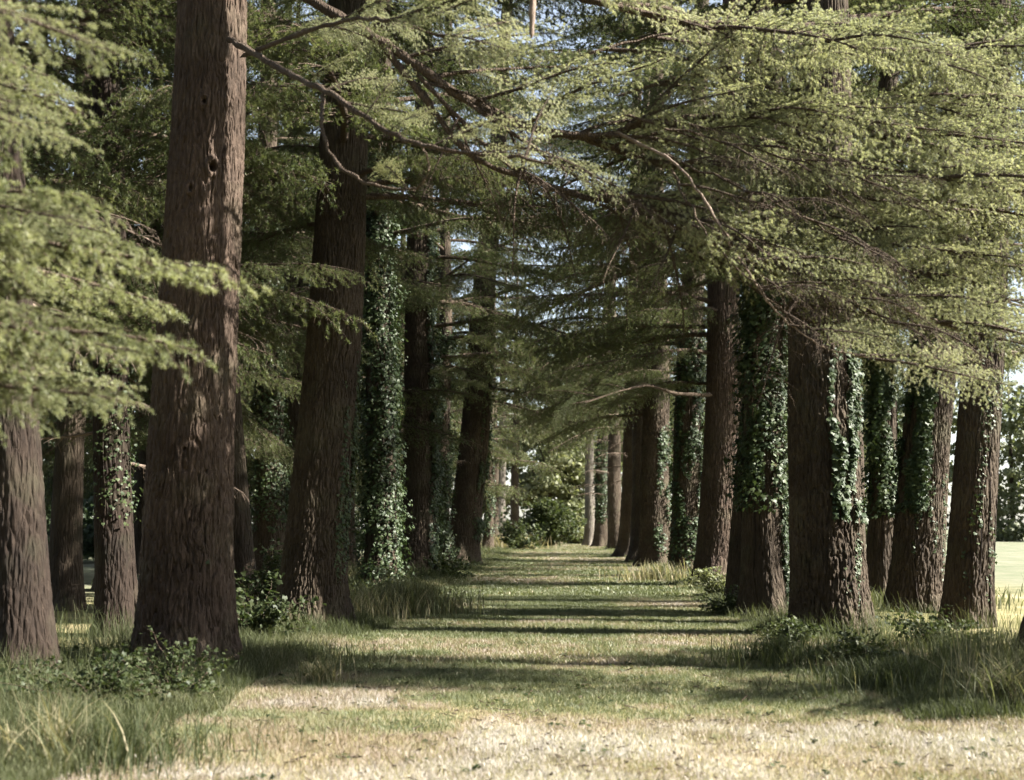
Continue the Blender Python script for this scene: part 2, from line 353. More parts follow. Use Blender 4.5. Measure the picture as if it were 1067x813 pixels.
def ivy(parent, spine, rad, n, z0, z1, tc, tw, seed, size=.075, depth=.10, patch=.42, r0=.5, flare=.3):
    """ivy climbing over the sector tc +- tw between z0 and z1"""
    g = np.random.default_rng(seed); n = int(n * 1.9); size *= .78; m = int(n * 2.4)
    z = g.uniform(z0, z1, m); t = tc + g.uniform(-1, 1, m) * tw
    keep = fbm(np.cos(t) * 2.2 * r0 * 2, np.sin(t) * 2.2 * r0 * 2, z * .8, seed, 3) > patch
    edge = 1 - np.abs(t - tc) / tw; keep &= (edge > g.uniform(0, .25, m)) | (tw > 3)
    keep &= np.minimum(z - z0 + .3, z1 - z + .15) > g.uniform(0, .8, m)
    z, t = z[keep][:n], t[keep][:n]; k = len(z)
    sp = spine(z); clump = fbm(np.cos(t) * 3, np.sin(t) * 3, z * 1.8, seed + 4, 2)
    rr = rad(z) * (1 + flare * .3 * np.exp(-z / .6)) + .01 + depth * g.random(k) ** 1.2 * (clump * 2.6 - .4).clip(.1, 2)
    out = np.stack([np.cos(t), np.sin(t), np.zeros(k)], -1)
    pos = sp + out * rr[:, None]
    nr = out + np.array([0, 0, .45]) + g.normal(0, .42, (k, 3))
    dn = np.array([0, 0, -1.]) + g.normal(0, .45, (k, 3))
    mb = MB(); leaves(mb, pos, nr, dn, size * g.uniform(.35, 1.35, k), g)
    o = link('ivy', mb.mesh('ivy_leaves', [M_IVY]), parent)
    ns = 5 if tw < 2 else 9; zz = np.linspace(-.1, z1 - .3, 40); st = []
    for i in range(ns):
        tt = tc + g.uniform(-.75, .75) * min(tw, 3.1) + .22 * np.sin(zz * g.uniform(.6, 1.3) + g.uniform(0, 6)) + .06 * np.sin(zz * 5 + i)
        s_ = spine(zz); ra = rad(zz) + r0 * .35 * np.exp(-np.clip(zz, 0, None) / .42) * .7 + .008
        st.append(s_ + np.stack([np.cos(tt) * ra, np.sin(tt) * ra, 0 * zz], -1))
    sb = MB(); tubes(sb, np.array(st), np.broadcast_to(.018 * (1 - .7 * np.linspace(0, 1, 40)), (ns, 40)), 5)
    link('vine_stem', sb.mesh('vine_stem', [M_BARKD], attr=False), o)
    return o

# ------------------------------------------------------------------ trees
def crown(root, spine, rad, kind, z0, z1, n, lmax, seed, gaps=(), up=.02, avoid=None, bl=5.0):
    n = int(n * 1.75)
    g = random.Random(seed); az = g.uniform(0, 6)
    for i in range(n):
        q = (i + g.uniform(-.3, .3)) / n; q = min(max(q, 0), 1); z = z0 + (z1 - z0) * q ** 1.1
        az += 2.39996 + g.uniform(-.35, .35)
        L = lmax * 1.25 * (1 - .75 * q ** 1.8) * g.uniform(.7, 1.15)
        a = az % (2 * math.pi)
        if avoid and avoid(a, z, L): continue
        s = spine(z); r = float(rad(z)) * .6
        put_branch(root, kind, (s[0] + r * math.cos(a), s[1] + r * math.sin(a), z), a, up + .35 * q + g.uniform(-.15, .12), L / bl, g.uniform(-.45, .45))

TREES = {}
def cedar(key, name, label, px, py, dia, tx, ty, H=26, z0=6.5, n=38, lmax=4.6, kind='mid', fine=1, bark=None, seed=None, group='cedars lining the grass avenue', bend=.05, knots=(), flare=.6, avoid=None, z1=None, bd=.024, at=None):
    g = G(px, py) if at is None else Vector(at); d = g.y
    seed = seed if seed is not None else hash_(key)
    if at is None:
        t = P(tx, ty, d); lean = ((t.x - g.x) / t.z, 0)
    else: lean = (tx, ty)
    root = link(name, None, None, (g.x, g.y, 0))
    tag(root, label, 'tree', group)
    NT = {2: 440, 1: 170, 0: 60}[fine]; dz = {2: .0145, 1: .03, 0: .09}[fine]
    me, sp, rd = trunk_mesh(dia / 2, H, lean, bend, seed, NT, dz, {2: 7.6, 1: 8, 0: 9}[fine], bark or M_BARK, knots, flare, bd=bd)
    link('trunk', me, root)
    if n: crown(root, sp, rd, kind, z0, z1 or H - .5, n, lmax, seed, avoid=avoid)
    TREES[key] = (root, sp, rd, dia / 2); return root

def PX(px, py, d, root):
    p = P(px, py, d); return p - root.location

# camera-facing direction angle is -90 deg; right side is 0 deg, left side is 180 deg
CF = -math.pi / 2
# ---- left row
cedar('L3', 'cedar_tree', 'thickest brown trunk at the left, with small round branch knots', 194, 702, .97, 213, 0, z0=9.5, n=22, bark=M_BARKW, fine=2, bd=.03,
      knots=[(CF + .12, 6.35, .05), (CF + .42, 5.6, .075), (CF - .12, 5.35, .05), (CF - .15, 4.4, .045), (CF + .1, 2.45, .03)], flare=.5)
cedar('L1', 'cedar_tree', 'dark trunk leaning out of the picture at the far left edge', 28, 716, .56, 8, 400, z0=5.4, n=18, lmax=3.2, bark=M_BARKD, fine=1, kind='mid', avoid=lambda a, z, L: math.cos(a) > .1)
cedar('L2', 'cedar_tree', 'slim dark ivy-flecked trunk between the left edge tree and the thickest left trunk', 124, 664, .55, 116, 430, z0=5.2, n=24, lmax=4.0, bark=M_BARKD, fine=1)
cedar('L4', 'cedar_tree', 'trunk half hidden just behind the right side of the thickest left trunk', 250, 636, .62, 236, 300, z0=7.5, n=22, lmax=3.8, fine=1)
cedar('L5', 'cedar_tree', 'ivy-covered trunk seen in the gap behind the thickest left trunk', 279, 611, .85, 278, 200, z0=6.5, n=24, lmax=4, fine=1)
cedar('L5b', 'cedar_tree', 'thin dark trunk beside the ivy-covered one in the left gap', 304, 603, .55, 303, 200, z0=7.5, n=20, lmax=4, fine=1)
cedar('L6', 'cedar_tree', 'big leaning trunk left of the path, sunlit down its right side', 322, 655, .98, 352, 200, z0=7.0, n=30, fine=2, lmax=4.6, bd=.03)
cedar('L7', 'cedar_tree', 'trunk wholly clad in glinting ivy, left of the path behind the big leaning trunk', 395, 622, .72, 397, 100, z0=8.2, n=28, fine=1, lmax=4.2)
cedar('L8', 'cedar_tree', 'straight dark trunk right of the ivy-clad one, ivy up its right side', 433, 604, 1.14, 440, 80, z0=8.5, n=30, fine=1, flare=.3)
cedar('L9', 'cedar_tree', 'slender ivy-edged trunk showing just right of the straight dark left trunk', 461, 595, .6, 464, 300, H=31, z0=8, n=24, fine=1)
cedar('L10', 'cedar_tree', 'dark trunk leaning right, midway along the left row', 481, 590, 1.35, 494, 430, H=31, z0=8.0, n=32, fine=1, lmax=5.2)
cedar('L11', 'cedar_tree', 'reddish thin trunk behind the dark leaning trunk of the left row', 508, 574, .7, 511, 450, H=31, z0=6, n=26, kind='far', fine=0)
cedar('L12', 'cedar_tree', 'smooth pale grey trunk near the far end of the left row', 521, 568.5, 1.1, 524, 440, H=26, z0=11, n=26, kind='far', fine=0, bark=M_BARKG, flare=.2, bd=.008)
cedar('L13', 'cedar_tree', 'dark slim trunk right of the pale grey one at the far left of the path', 537, 569.6, .8, 538, 440, z0=9, n=24, kind='far', fine=0)
# ---- right row
def keep_clear(a, z, L):  # the first right-hand trees carry no low limbs on their camera side
    return z < 17 and math.sin(a) < .25
cedar('R1', 'cedar_tree', 'massive fissured trunk, nearest and widest right of the path, with a hanging patch of ivy', 866, 662, 1.08, 861, 320, z0=7.5, n=24, fine=2, avoid=keep_clear, lmax=4.2, flare=.3, bd=.038)
cedar('R2', 'cedar_tree', 'rightmost tall trunk before the open field, its right edge sunlit', 1008, 652, .74, 1023, 320, z0=7.5, n=20, fine=2, avoid=keep_clear, lmax=3.8, flare=.35, bd=.03)
cedar('R3', 'cedar_tree', 'trunk leaning right with ivy on its left, next left of the rightmost tall trunk', 953, 641, .92, 982, 310, z0=7, n=22, fine=2, lmax=4, flare=.4, bd=.03)
cedar('R4', 'cedar_tree', 'slim ivy-hung trunk in the gap right of the massive trunk', 917, 629, .62, 922, 330, z0=7.5, n=8, fine=1, lmax=3.8)
cedar('R5', 'cedar_tree', 'dark ivy-draped trunk just left of the massive trunk', 798, 643, .78, 793, 330, z0=6.5, n=26, fine=1, lmax=4.2)
cedar('R5b', 'cedar_tree', 'slim trunk touching the left side of the ivy-draped one right of the path', 770, 634, .5, 783, 430, z0=9, n=5, fine=1, lmax=3.6)
cedar('R6', 'cedar_tree', 'clean brown trunk right of the path with one dark bare limb reaching over the grass', 746, 611, 1.12, 751, 385, z0=6.8, n=30, bark=M_BARKW, fine=1, lmax=5)
cedar('R7', 'cedar_tree', 'ivy-speckled trunk behind the clean brown one, right of the path', 713, 602, .95, 720, 400, H=31, z0=7.5, n=17, fine=1, lmax=5)
cedar('R8', 'cedar_tree', 'very dark trunk midway along the right row', 684, 591, 1.25, 684, 430, H=31, z0=7, n=30, fine=1, lmax=5.4)
cedar('R9', 'cedar_tree', 'dark reddish trunk beyond the very dark one in the right row', 660, 581, 1.6, 661, 440, H=31, z0=8, n=18, kind='far', fine=0, lmax=5.4)
cedar('R8b', 'cedar_tree', 'dark trunk squeezed between the very dark one and the reddish one on the right', 671, 586, 1.3, 672, 430, z0=8, n=18, kind='far', fine=0, lmax=4.6)
cedar('R10', 'cedar_tree', 'dim trunk with bare dead twigs, last dark one of the right row', 642, 573, 1.1, 640, 440, H=31, z0=9, n=13, kind='far', fine=0)
cedar('R11', 'cedar_tree', 'green mossy trunk near the far right end of the path', 626, 569.8, 1.2, 629, 440, z0=9, n=13, kind='far', fine=0)
cedar('R12', 'cedar_tree', 'greyish thin trunk left of the mossy one at the far right end of the path', 614, 568.6, 1.0, 615, 440, z0=9, n=13, kind='far', fine=0, bark=M_BARKG)
cedar('R0', 'cedar_tree', 'dark leaning trunk cut off by the right edge of the picture', 1084, 700, .5, 1112, 560, z0=15, n=6, fine=1, lmax=2.2, flare=.6)


cedar('RY', 'cedar_tree', 'unseen short cedar added outside the right edge to shade the path', 0, 0, .22, 0, 0, H=7.6, z0=2.6, n=30, lmax=2.1, fine=0, at=(9.3, 16.6, 0))  # never in view; added to throw shade across the near path
cedar('RX', 'cedar_tree', 'unseen stocky cedar added outside the right edge, nearer the viewpoint, for path shade', 0, 0, .22, 0, 0, H=7.0, z0=2.4, n=30, lmax=1.9, fine=0, at=(9.0, 13.4, 0))  # second unseen tree, added to widen the shade on the path

# ivy on them
def iv(key, n, z0, z1, tc, tw, size=.075, depth=.1, patch=.42):
    root, sp, rd, r0 = TREES[key]; ivy(root, sp, rd, n, z0, z1, tc, tw, hash_(key) + 5, size, depth, patch, r0)
iv('L7', 9500, .1, 10.5, -.9, 3.2, .085, .28, .30)
iv('L5', 4500, 1.5, 9, -.9, 3.2, .09, .22, .36)
iv('L8', 2600, .2, 12, -.15, .75, .10, .22, .40)
iv('L6', 900, .3, 4.5, -.25, .6, .06, .05, .5)
iv('L9', 1500, .2, 9, -.5, 1.6, .11, .3, .42)
iv('L3', 150, .3, 2.6, CF + .25, .5, .06, .04, .56)
iv('L2', 260, 1.6, 5.5, -.9, 1.7, .065, .12, .5)
iv('L10', 1200, 1, 9, -.1, 1.0, .11, .2, .45)
iv('L11', 700, 1, 9, -1.5, 1.6, .14, .3, .45)
iv('R1', 1500, 1.7, 4.3, CF + .62, .62, .095, .10, .45)
iv('R1', 250, .2, 1.8, CF + .55, .35, .06, .03, .5)
iv('R2', 450, .4, 6.5, -.9, 1.3, .06, .05, .56)
iv('R3', 2400, 1.9, 6.5, math.pi + .75, .85, .09, .16, .42)
iv('R3', 300, .3, 2.6, CF + .3, .8, .06, .04, .55)
iv('R4', 3000, 1.8, 6.5, -.9, 2.6, .10, .22, .38)
iv('R5', 5500, 1.9, 7.5, -1.2, 3.2, .09, .2, .36)
iv('R5', 700, .2, 2.2, -.35, .5, .07, .08, .45)
iv('R7', 2500, .4, 8, -.9, 2.0, .11, .22, .42)
iv('R8', 900, .5, 6, -.6, 1.2, .12, .2, .48)
iv('R11', 1500, 2, 9, -1.2, 2.4, .16, .3, .4)

# ------------------------------------------------------------------ the limbs that cross the path, drawn in metres from the thick left trunk
SPR = []
for i, (wd, nd) in enumerate(FR['pale']): SPR.append((wd, nd))
def limb(root, pts, r0, r1, mt=None, wob=.012, name='limb'):
    pts = [np.array(PX(*p, root)) for p in pts]
    pts = np.array(pts); K = len(pts)
    # Catmull-Rom through the points
    out = []
    for i in range(K - 1):
        a, b, c, d = pts[max(i - 1, 0)], pts[i], pts[i + 1], pts[min(i + 2, K - 1)]
        for u in np.linspace(0, 1, 8, endpoint=False):
            out.append(.5 * ((2 * b) + (c - a) * u + (2 * a - 5 * b + 4 * c - d) * u ** 2 + (3 * b - a - 3 * c + d) * u ** 3))
    out.append(pts[-1]); out = np.array(out); n = len(out)
    g = np.random.default_rng(n + int(r0 * 1000)); out[1:-1] += g.normal(0, wob, (n - 2, 3)) * .6
    mb = MB(); rr = r0 + (r1 - r0) * np.linspace(0, 1, n) ** .8
    rr = rr * g.uniform(.8, 1.2, n); rr[0] *= .15; rr[-1] *= .2; tubes(mb, out[None], rr[None], 9)
    o = link(name, mb.mesh('limb', [mt or M_WOOD], attr=False), root); return o, out

def spray(limb_o, p, tgt, sc, roll=0, kind='pale'):
    """a needled spray growing from p towards tgt (both in the limb's space)"""
    d = Vector(tgt) - Vector(p); az = math.atan2(d.y, d.x); pt = math.atan2(d.z, math.hypot(d.x, d.y))
    return put_branch(limb_o, kind, p, az, pt + .12, sc, roll, name='spray')

rg = random.Random(3)
rootL3 = TREES['L3'][0]
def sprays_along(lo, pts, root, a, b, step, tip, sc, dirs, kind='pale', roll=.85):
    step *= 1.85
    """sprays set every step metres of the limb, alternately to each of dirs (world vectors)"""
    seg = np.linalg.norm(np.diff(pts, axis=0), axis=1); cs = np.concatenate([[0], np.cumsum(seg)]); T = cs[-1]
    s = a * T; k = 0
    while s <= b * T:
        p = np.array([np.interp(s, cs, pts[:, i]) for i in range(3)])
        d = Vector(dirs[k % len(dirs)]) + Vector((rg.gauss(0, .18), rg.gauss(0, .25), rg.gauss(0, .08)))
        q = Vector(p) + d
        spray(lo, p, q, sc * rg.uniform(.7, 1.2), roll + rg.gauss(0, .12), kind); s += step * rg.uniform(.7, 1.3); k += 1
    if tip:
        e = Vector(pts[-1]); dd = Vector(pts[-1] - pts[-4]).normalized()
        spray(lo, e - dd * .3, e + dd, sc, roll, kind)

RT = [(1, -.4, -.34), (1, .5, -.05), (.9, -.8, -.45), (1, -.1, -.25), (.9, .8, .1)]
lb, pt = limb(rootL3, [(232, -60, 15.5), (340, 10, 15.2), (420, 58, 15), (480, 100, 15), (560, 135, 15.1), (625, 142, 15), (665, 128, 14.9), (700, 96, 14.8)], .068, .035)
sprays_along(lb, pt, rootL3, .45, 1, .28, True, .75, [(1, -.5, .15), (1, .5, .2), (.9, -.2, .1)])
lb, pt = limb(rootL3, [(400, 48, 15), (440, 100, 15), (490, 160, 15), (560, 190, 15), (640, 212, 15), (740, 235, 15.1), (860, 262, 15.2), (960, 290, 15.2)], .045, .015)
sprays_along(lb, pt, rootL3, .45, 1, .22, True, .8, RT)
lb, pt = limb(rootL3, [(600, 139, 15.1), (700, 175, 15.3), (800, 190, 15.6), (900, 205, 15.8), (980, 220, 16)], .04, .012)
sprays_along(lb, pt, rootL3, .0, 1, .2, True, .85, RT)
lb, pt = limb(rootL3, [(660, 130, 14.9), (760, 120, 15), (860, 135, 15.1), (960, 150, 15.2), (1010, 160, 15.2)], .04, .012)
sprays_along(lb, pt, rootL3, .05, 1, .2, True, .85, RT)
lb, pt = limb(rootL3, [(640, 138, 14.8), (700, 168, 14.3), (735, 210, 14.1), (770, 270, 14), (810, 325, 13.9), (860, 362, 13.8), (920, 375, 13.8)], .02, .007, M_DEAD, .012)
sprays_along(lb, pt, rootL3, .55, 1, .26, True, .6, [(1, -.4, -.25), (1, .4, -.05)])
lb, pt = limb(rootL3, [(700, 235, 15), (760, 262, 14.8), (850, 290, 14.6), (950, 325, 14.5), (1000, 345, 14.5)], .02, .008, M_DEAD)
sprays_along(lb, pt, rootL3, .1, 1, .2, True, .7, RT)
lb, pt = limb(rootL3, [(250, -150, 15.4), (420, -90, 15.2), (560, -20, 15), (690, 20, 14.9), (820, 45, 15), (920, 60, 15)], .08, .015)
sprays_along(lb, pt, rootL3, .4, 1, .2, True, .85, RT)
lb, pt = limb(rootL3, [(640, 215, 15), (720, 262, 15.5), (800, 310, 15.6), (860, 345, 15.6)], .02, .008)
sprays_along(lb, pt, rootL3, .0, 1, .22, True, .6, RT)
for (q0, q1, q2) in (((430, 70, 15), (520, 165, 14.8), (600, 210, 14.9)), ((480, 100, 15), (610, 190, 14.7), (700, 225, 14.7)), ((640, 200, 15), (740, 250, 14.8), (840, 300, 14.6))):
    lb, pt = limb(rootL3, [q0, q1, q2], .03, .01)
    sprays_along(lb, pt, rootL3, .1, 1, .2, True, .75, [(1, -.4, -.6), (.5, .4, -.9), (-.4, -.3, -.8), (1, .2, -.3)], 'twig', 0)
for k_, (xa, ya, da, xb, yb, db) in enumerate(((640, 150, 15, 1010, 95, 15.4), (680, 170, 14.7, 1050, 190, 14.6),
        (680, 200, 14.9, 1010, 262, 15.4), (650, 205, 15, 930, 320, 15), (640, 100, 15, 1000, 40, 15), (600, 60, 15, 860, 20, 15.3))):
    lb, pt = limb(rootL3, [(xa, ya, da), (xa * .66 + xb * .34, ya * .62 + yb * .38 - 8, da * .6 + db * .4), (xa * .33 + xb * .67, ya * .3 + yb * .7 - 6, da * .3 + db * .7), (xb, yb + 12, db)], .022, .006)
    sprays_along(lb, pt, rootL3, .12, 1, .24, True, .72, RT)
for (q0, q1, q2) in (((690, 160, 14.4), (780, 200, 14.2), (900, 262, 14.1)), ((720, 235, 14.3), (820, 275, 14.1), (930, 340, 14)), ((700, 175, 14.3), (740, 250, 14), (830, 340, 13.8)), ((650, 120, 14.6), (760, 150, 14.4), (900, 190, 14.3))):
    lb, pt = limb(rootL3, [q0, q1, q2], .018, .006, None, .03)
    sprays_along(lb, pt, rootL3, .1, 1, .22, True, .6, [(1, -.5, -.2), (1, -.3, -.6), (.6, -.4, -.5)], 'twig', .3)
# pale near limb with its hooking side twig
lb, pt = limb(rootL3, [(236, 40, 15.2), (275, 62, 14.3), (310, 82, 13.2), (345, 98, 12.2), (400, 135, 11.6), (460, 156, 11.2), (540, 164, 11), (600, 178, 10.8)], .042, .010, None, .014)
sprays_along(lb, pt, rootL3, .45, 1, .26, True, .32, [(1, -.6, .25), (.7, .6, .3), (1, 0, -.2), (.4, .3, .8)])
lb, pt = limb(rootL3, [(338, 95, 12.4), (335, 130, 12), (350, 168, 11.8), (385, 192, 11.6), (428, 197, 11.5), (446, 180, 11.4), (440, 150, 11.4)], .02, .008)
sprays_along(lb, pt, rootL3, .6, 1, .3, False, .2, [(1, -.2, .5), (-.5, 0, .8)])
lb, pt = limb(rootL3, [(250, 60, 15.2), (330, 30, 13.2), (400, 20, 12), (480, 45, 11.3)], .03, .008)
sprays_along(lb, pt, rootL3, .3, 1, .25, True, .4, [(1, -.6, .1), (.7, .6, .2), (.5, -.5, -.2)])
# bare stub hanging down at the top of the picture
limb(rootL3, [(560, -80, 11), (556, -20, 11), (554, 40, 11)], .035, .02, M_DEAD, .004, 'dead_stub')

# bare limb of the clean brown trunk
r6 = TREES['R6'][0]
lb, pt = limb(r6, [(742, 412, 39), (705, 410, 38), (675, 402, 37), (645, 408, 36), (610, 420, 35)], .06, .015)
sprays_along(lb, pt, r6, .3, 1, .6, True, .36, [(-1, -.6, .1), (-1, .5, .1), (-.6, -1, 0)], 'mid')
r10 = TREES['R10'][0]
for i in range(7):
    z = 4 + i * .8; s = TREES['R10'][1](z)
    put_branch(r10, 'dead', (s[0], s[1], z), math.pi + (i % 3 - 1) * .7, .1 - .1 * (i % 2), 1.1 - .06 * i, name='dead_branch')
r9 = TREES['R9'][0]
for i in range(6):
    z = 4.3 + i * .7; s = TREES['R9'][1](z)
    put_branch(r9, 'dead', (s[0], s[1], z), math.pi + (i % 3 - 1) * .8 - .3, -.05, .9, name='dead_branch')
for key, n, z0 in (('L2', 9, 2.6), ('L1', 6, 3.2), ('L8', 6, 4.5), ('L10', 5, 4.5), ('R2', 5, 4.6), ('R0', 4, 3)):
    root, sp, rd, _ = TREES[key]
    for i in range(n):
        z = z0 + i * .45; s = sp(z); a = i * 2.4 + hash_(key)
        if key[0] == 'R' and key != 'R8': a = rg.uniform(-.6, .6)
        put_branch(root, 'dead', (s[0], s[1], z), a, -.1, rg.uniform(.35, .8), name='dead_branch')

# drooping lower limbs over the middle of the avenue
def low(key, specs, kind='mid'):
    root, sp, rd, r = TREES[key]
    for (z, az, pit, L) in specs:
        s = sp(z); put_branch(root, kind, (s[0] + .6 * r * math.cos(az), s[1] + .6 * r * math.sin(az), z), az, pit, L / 5, rg.uniform(-.15, .15))
low('L6', [(7.0, .25, .08, 4.5), (7.3, -.6, .05, 3.6), (6.6, 2.6, 0, 3.2)])
low('L8', [(7.9, -.2, .0, 5.5), (7.0, .5, -.05, 4.4), (6.4, -.9, .0, 3.6)])
low('L10', [(8.2, -.1, -.02, 6.5), (7.4, -.7, -.05, 6), (7.0, .5, -.08, 5), (7.6, -1.6, .05, 4.0)])
low('R6', [(7.2, 2.9, .0, 5.5), (6.4, 3.6, -.02, 5), (7.6, 4.1, -.02, 4.5), (5.6, 2.5, .02, 4)])
low('R7', [(7.6, 3.1, -.05, 6), (6.6, 3.8, -.1, 5)])
low('R8', [(8, 3.1, -.02, 6.5), (7.0, 3.7, -.05, 6), (6.3, 2.6, -.08, 5.5)])
low('R9', [(8, 3.2, -.02, 6.5), (7, 3.8, -.1, 5.5)], 'far')
low('R5', [(4.9, .1, .1, 3.2), (5.6, -.7, .1, 3)])
low('R4', [(5.3, .4, .1, 3.4), (6.2, -.4, .0, 3.2)])
low('R6', [(5.0, .2, .05, 4), (5.9, -.6, .05, 3.6)])
low('R6', [(4.2, .5, .1, 2.4)])
low('R7', [(4.0, -.1, .1, 2.4)])
low('R8', [(4.1, .5, .1, 2.6)])
low('R7', [(5.4, .4, .0, 4), (4.8, -.3, .1, 3)])
low('R8', [(5.6, .1, .0, 4.5), (4.9, .7, .1, 3.5)])
low('R9', [(5.6, .1, .0, 4.5), (6.2, .8, .1, 4)], 'far')
low('R5', [(5.6, .5, .1, 3.2), (6.9, 3.0, .1, 4.0), (6.2, 4.0, .05, 3.2)])

# ------------------------------------------------------------------ tree out of frame at the left whose branches hang in
rn = link('cedar_tree', None, None, (-6.6, 8.6, 0))
tag(rn, 'soft blurred pale green boughs hanging in at the left edge, closest to the camera', 'tree', 'cedars lining the grass avenue')
me, spn, rdn = trunk_mesh(.4, 20, (0, 0), .04, 77, 120, .05, 6, M_BARK); link('trunk', me, rn)
TREES['N'] = (rn, spn, rdn, .4)
for (x0, y0, d0, x1, y1, d1, sc, roll) in [
    (-260, 190, 8.6, 60, 250, 8.0, .95, .2), (-220, 260, 8.4, 150, 290, 7.8, 1.0, .15), (-250, 330, 8.4, 130, 370, 7.9, 1.0, .25),
    (-200, 330, 7.8, 160, 385, 7.4, .8, .2), (-220, 215, 8.0, 90, 215, 7.5, .9, .1), (-240, 60, 9, 40, 110, 8.6, .9, .1),
    (-150, 380, 8.8, 110, 425, 8.4, .7, .2), (-260, 130, 8.8, 0, 170, 8.2, .9, .1), (-260, 290, 9.2, 120, 320, 9.4, 1.0, .1),
    (-160, 300, 7.2, 60, 330, 6.9, .7, .25), (0, 320, 8.6, 190, 380, 8.2, .55, .2)]:
    a = PX(x0, y0, d0, rn); b = PX(x1, y1, d1, rn)
    s = Vector(spn(a.z + .2)); 
    mb = MB(); u = np.linspace(0, 1, 9)[:, None]; s_ = np.array(s); a_ = np.array(a)
    cv = s_ * (1 - u) + a_ * u; cv[:, 2] += .12 * np.sin(u[:, 0] * 3.14)
    tubes(mb, cv[None], np.linspace(.04, .022, 9)[None], 7)
    lo = link('limb', mb.mesh('limb', [M_WOOD], attr=False), rn)
    spray(lo, a, b, (b - a).length / 2.0 * sc, roll, 'soft')
for i in range(26):
    y0 = rg.uniform(20, 400); d0 = rg.uniform(6.9, 9.4); x1 = rg.uniform(-40, 105) * (1 if y0 > 180 else .6)
    a = PX(x1 - rg.uniform(190, 260), y0 - rg.uniform(0, 30), d0, rn); b = PX(x1, y0 + 30, d0 - .3, rn)
    s = np.array(spn(a.z + .2)); u = np.linspace(0, 1, 9)[:, None]; mb = MB(); cv = s * (1 - u) + np.array(a) * u; cv[:, 2] += .12 * np.sin(u[:, 0] * 3.14)
    tubes(mb, cv[None], np.linspace(.03, .016, 9)[None], 7)
    lo = link('limb', mb.mesh('limb', [M_WOOD], attr=False), rn); spray(lo, a, b, (b - a).length / 2.0 * rg.uniform(.7, 1.1), rg.uniform(.1, .7), 'soft')
crown(rn, spn, rdn, 'mid', 8, 19, 14, 3.0, 5)

# ------------------------------------------------------------------ trees that fill the background behind both rows
bgs = [  # x, y, kind, dia, H, z0, lmax, name, label, avenue?
 (-9.5, 27, 'mid', .6, 17, 4.2), (-11.5, 36, 'mid', .7, 19, 3.6), (-8.6, 45, 'mid', .7, 20, 4.5), (-14, 47, 'far', .8, 20, 3), (-9.2, 60, 'far', .8, 22, 4),
 (-17, 34, 'mid', .6, 17, 3.2), (-8.8, 76, 'far', .8, 22, 4), (-13, 66, 'far', .8, 22, 2.5), (-8.5, 95, 'far', .8, 22, 4),
 (-8.6, 20, 'mid', .5, 18, 4.4), (-16, 25, 'mid', .6, 18, 3.5), (-21, 40, 'far', .7, 21, 2.5), (-13, 56, 'far', .7, 24, 3), (-26, 52, 'far', .7, 22, 2),
 (10, 40, 'mid', .6, 23, 11), (10.5, 52, 'far', .6, 25, 11), (10.5, 66, 'far', .7, 20, 5), (10, 84, 'far', .8, 22, 5), ]
bgl = ['feathery green tree in the outer left row behind the second trunk', 'drooping green tree deeper in the outer left row', 'tree of the outer left row showing behind the leaning trunk', 'dim tree deep in the shade left of the path', 'crown rising behind the ivy-clad left trunk',
 'green crown above the field at the left', 'far outer tree past the middle of the left row', 'far shaded crown low over the left field', 'outer tree near the far end on the left',
 'feathery crown reaching in at the top left corner', 'open-grown tree standing left of the outer left row', 'low-skirted tree in shade far left', 'tall crown behind the second left trunk', 'spreading dark crown beyond the left field edge', 'high crown above the rightmost trunks', 'high crown above the massive right trunk', 'crown showing between the leaning right trunk and its neighbour', 'outer tree behind the massive right trunk', 'outer tree behind the ivy-draped right trunk', 'spare']
for i, (x, y, kind, dia, H, z0) in enumerate(bgs):
    cedar('B%d' % i, 'cedar_tree', bgl[i], 0, 0, dia, 0, 0, H=H, z0=z0, n=30, lmax=4.6, kind=kind, fine=0, at=(x, y, 0), seed=200 + i, group='outer cedars behind the avenue rows')
# further pairs along the avenue beyond those told apart
k = 0
for y in (112,):
    for sx in (-1, 1):
        cedar('E%d' % k, 'cedar_tree', 'crown closing the tunnel of trees at the far end of the avenue', 0, 0, .9, 0, 0, H=20, z0=9, n=12, lmax=5, kind='far', fine=0, at=(sx * (5.6 if y < 150 else 3), y, 0), seed=300 + k, group='crowns at the far end of the avenue'); k += 1

def clump_crown(mb, x, y, H, W_, n, size, g, z0=.5, nc=70):
    """leaf clumps spread through an uneven crown"""
    th = g.uniform(0, 6.28, nc); q = g.uniform(0, 1, nc); rr = W_ * np.sqrt(g.uniform(.05, 1, nc)) * np.sin(np.pi * (.12 + .82 * q)) ** .6 * g.uniform(.75, 1.15, nc)
    cc = np.stack([x + rr * np.cos(th), y + rr * np.sin(th), z0 + (H - z0) * q], -1)
    i = g.integers(0, nc, n); cr = (.16 * W_ + .35) * g.uniform(.6, 1.5, nc)
    off = norm(g.normal(0, 1, (n, 3))) * (g.random(n) ** .5)[:, None] * cr[i][:, None] * np.array([1.25, 1.25, .6])
    pos = cc[i] + off; pos[:, 2] = np.abs(pos[:, 2])
    leaves(mb, pos, norm(off) * .6 + np.array([0, 0, .5]) + g.normal(0, .5, (n, 3)), off * .5 + np.array([0, 0, -.6]) + g.normal(0, .4, (n, 3)), size * g.uniform(.5, 1.3, n), g, np.clip(g.random(nc)[i] * .6 + g.random(n) * .4, 0, 1))
    return cc

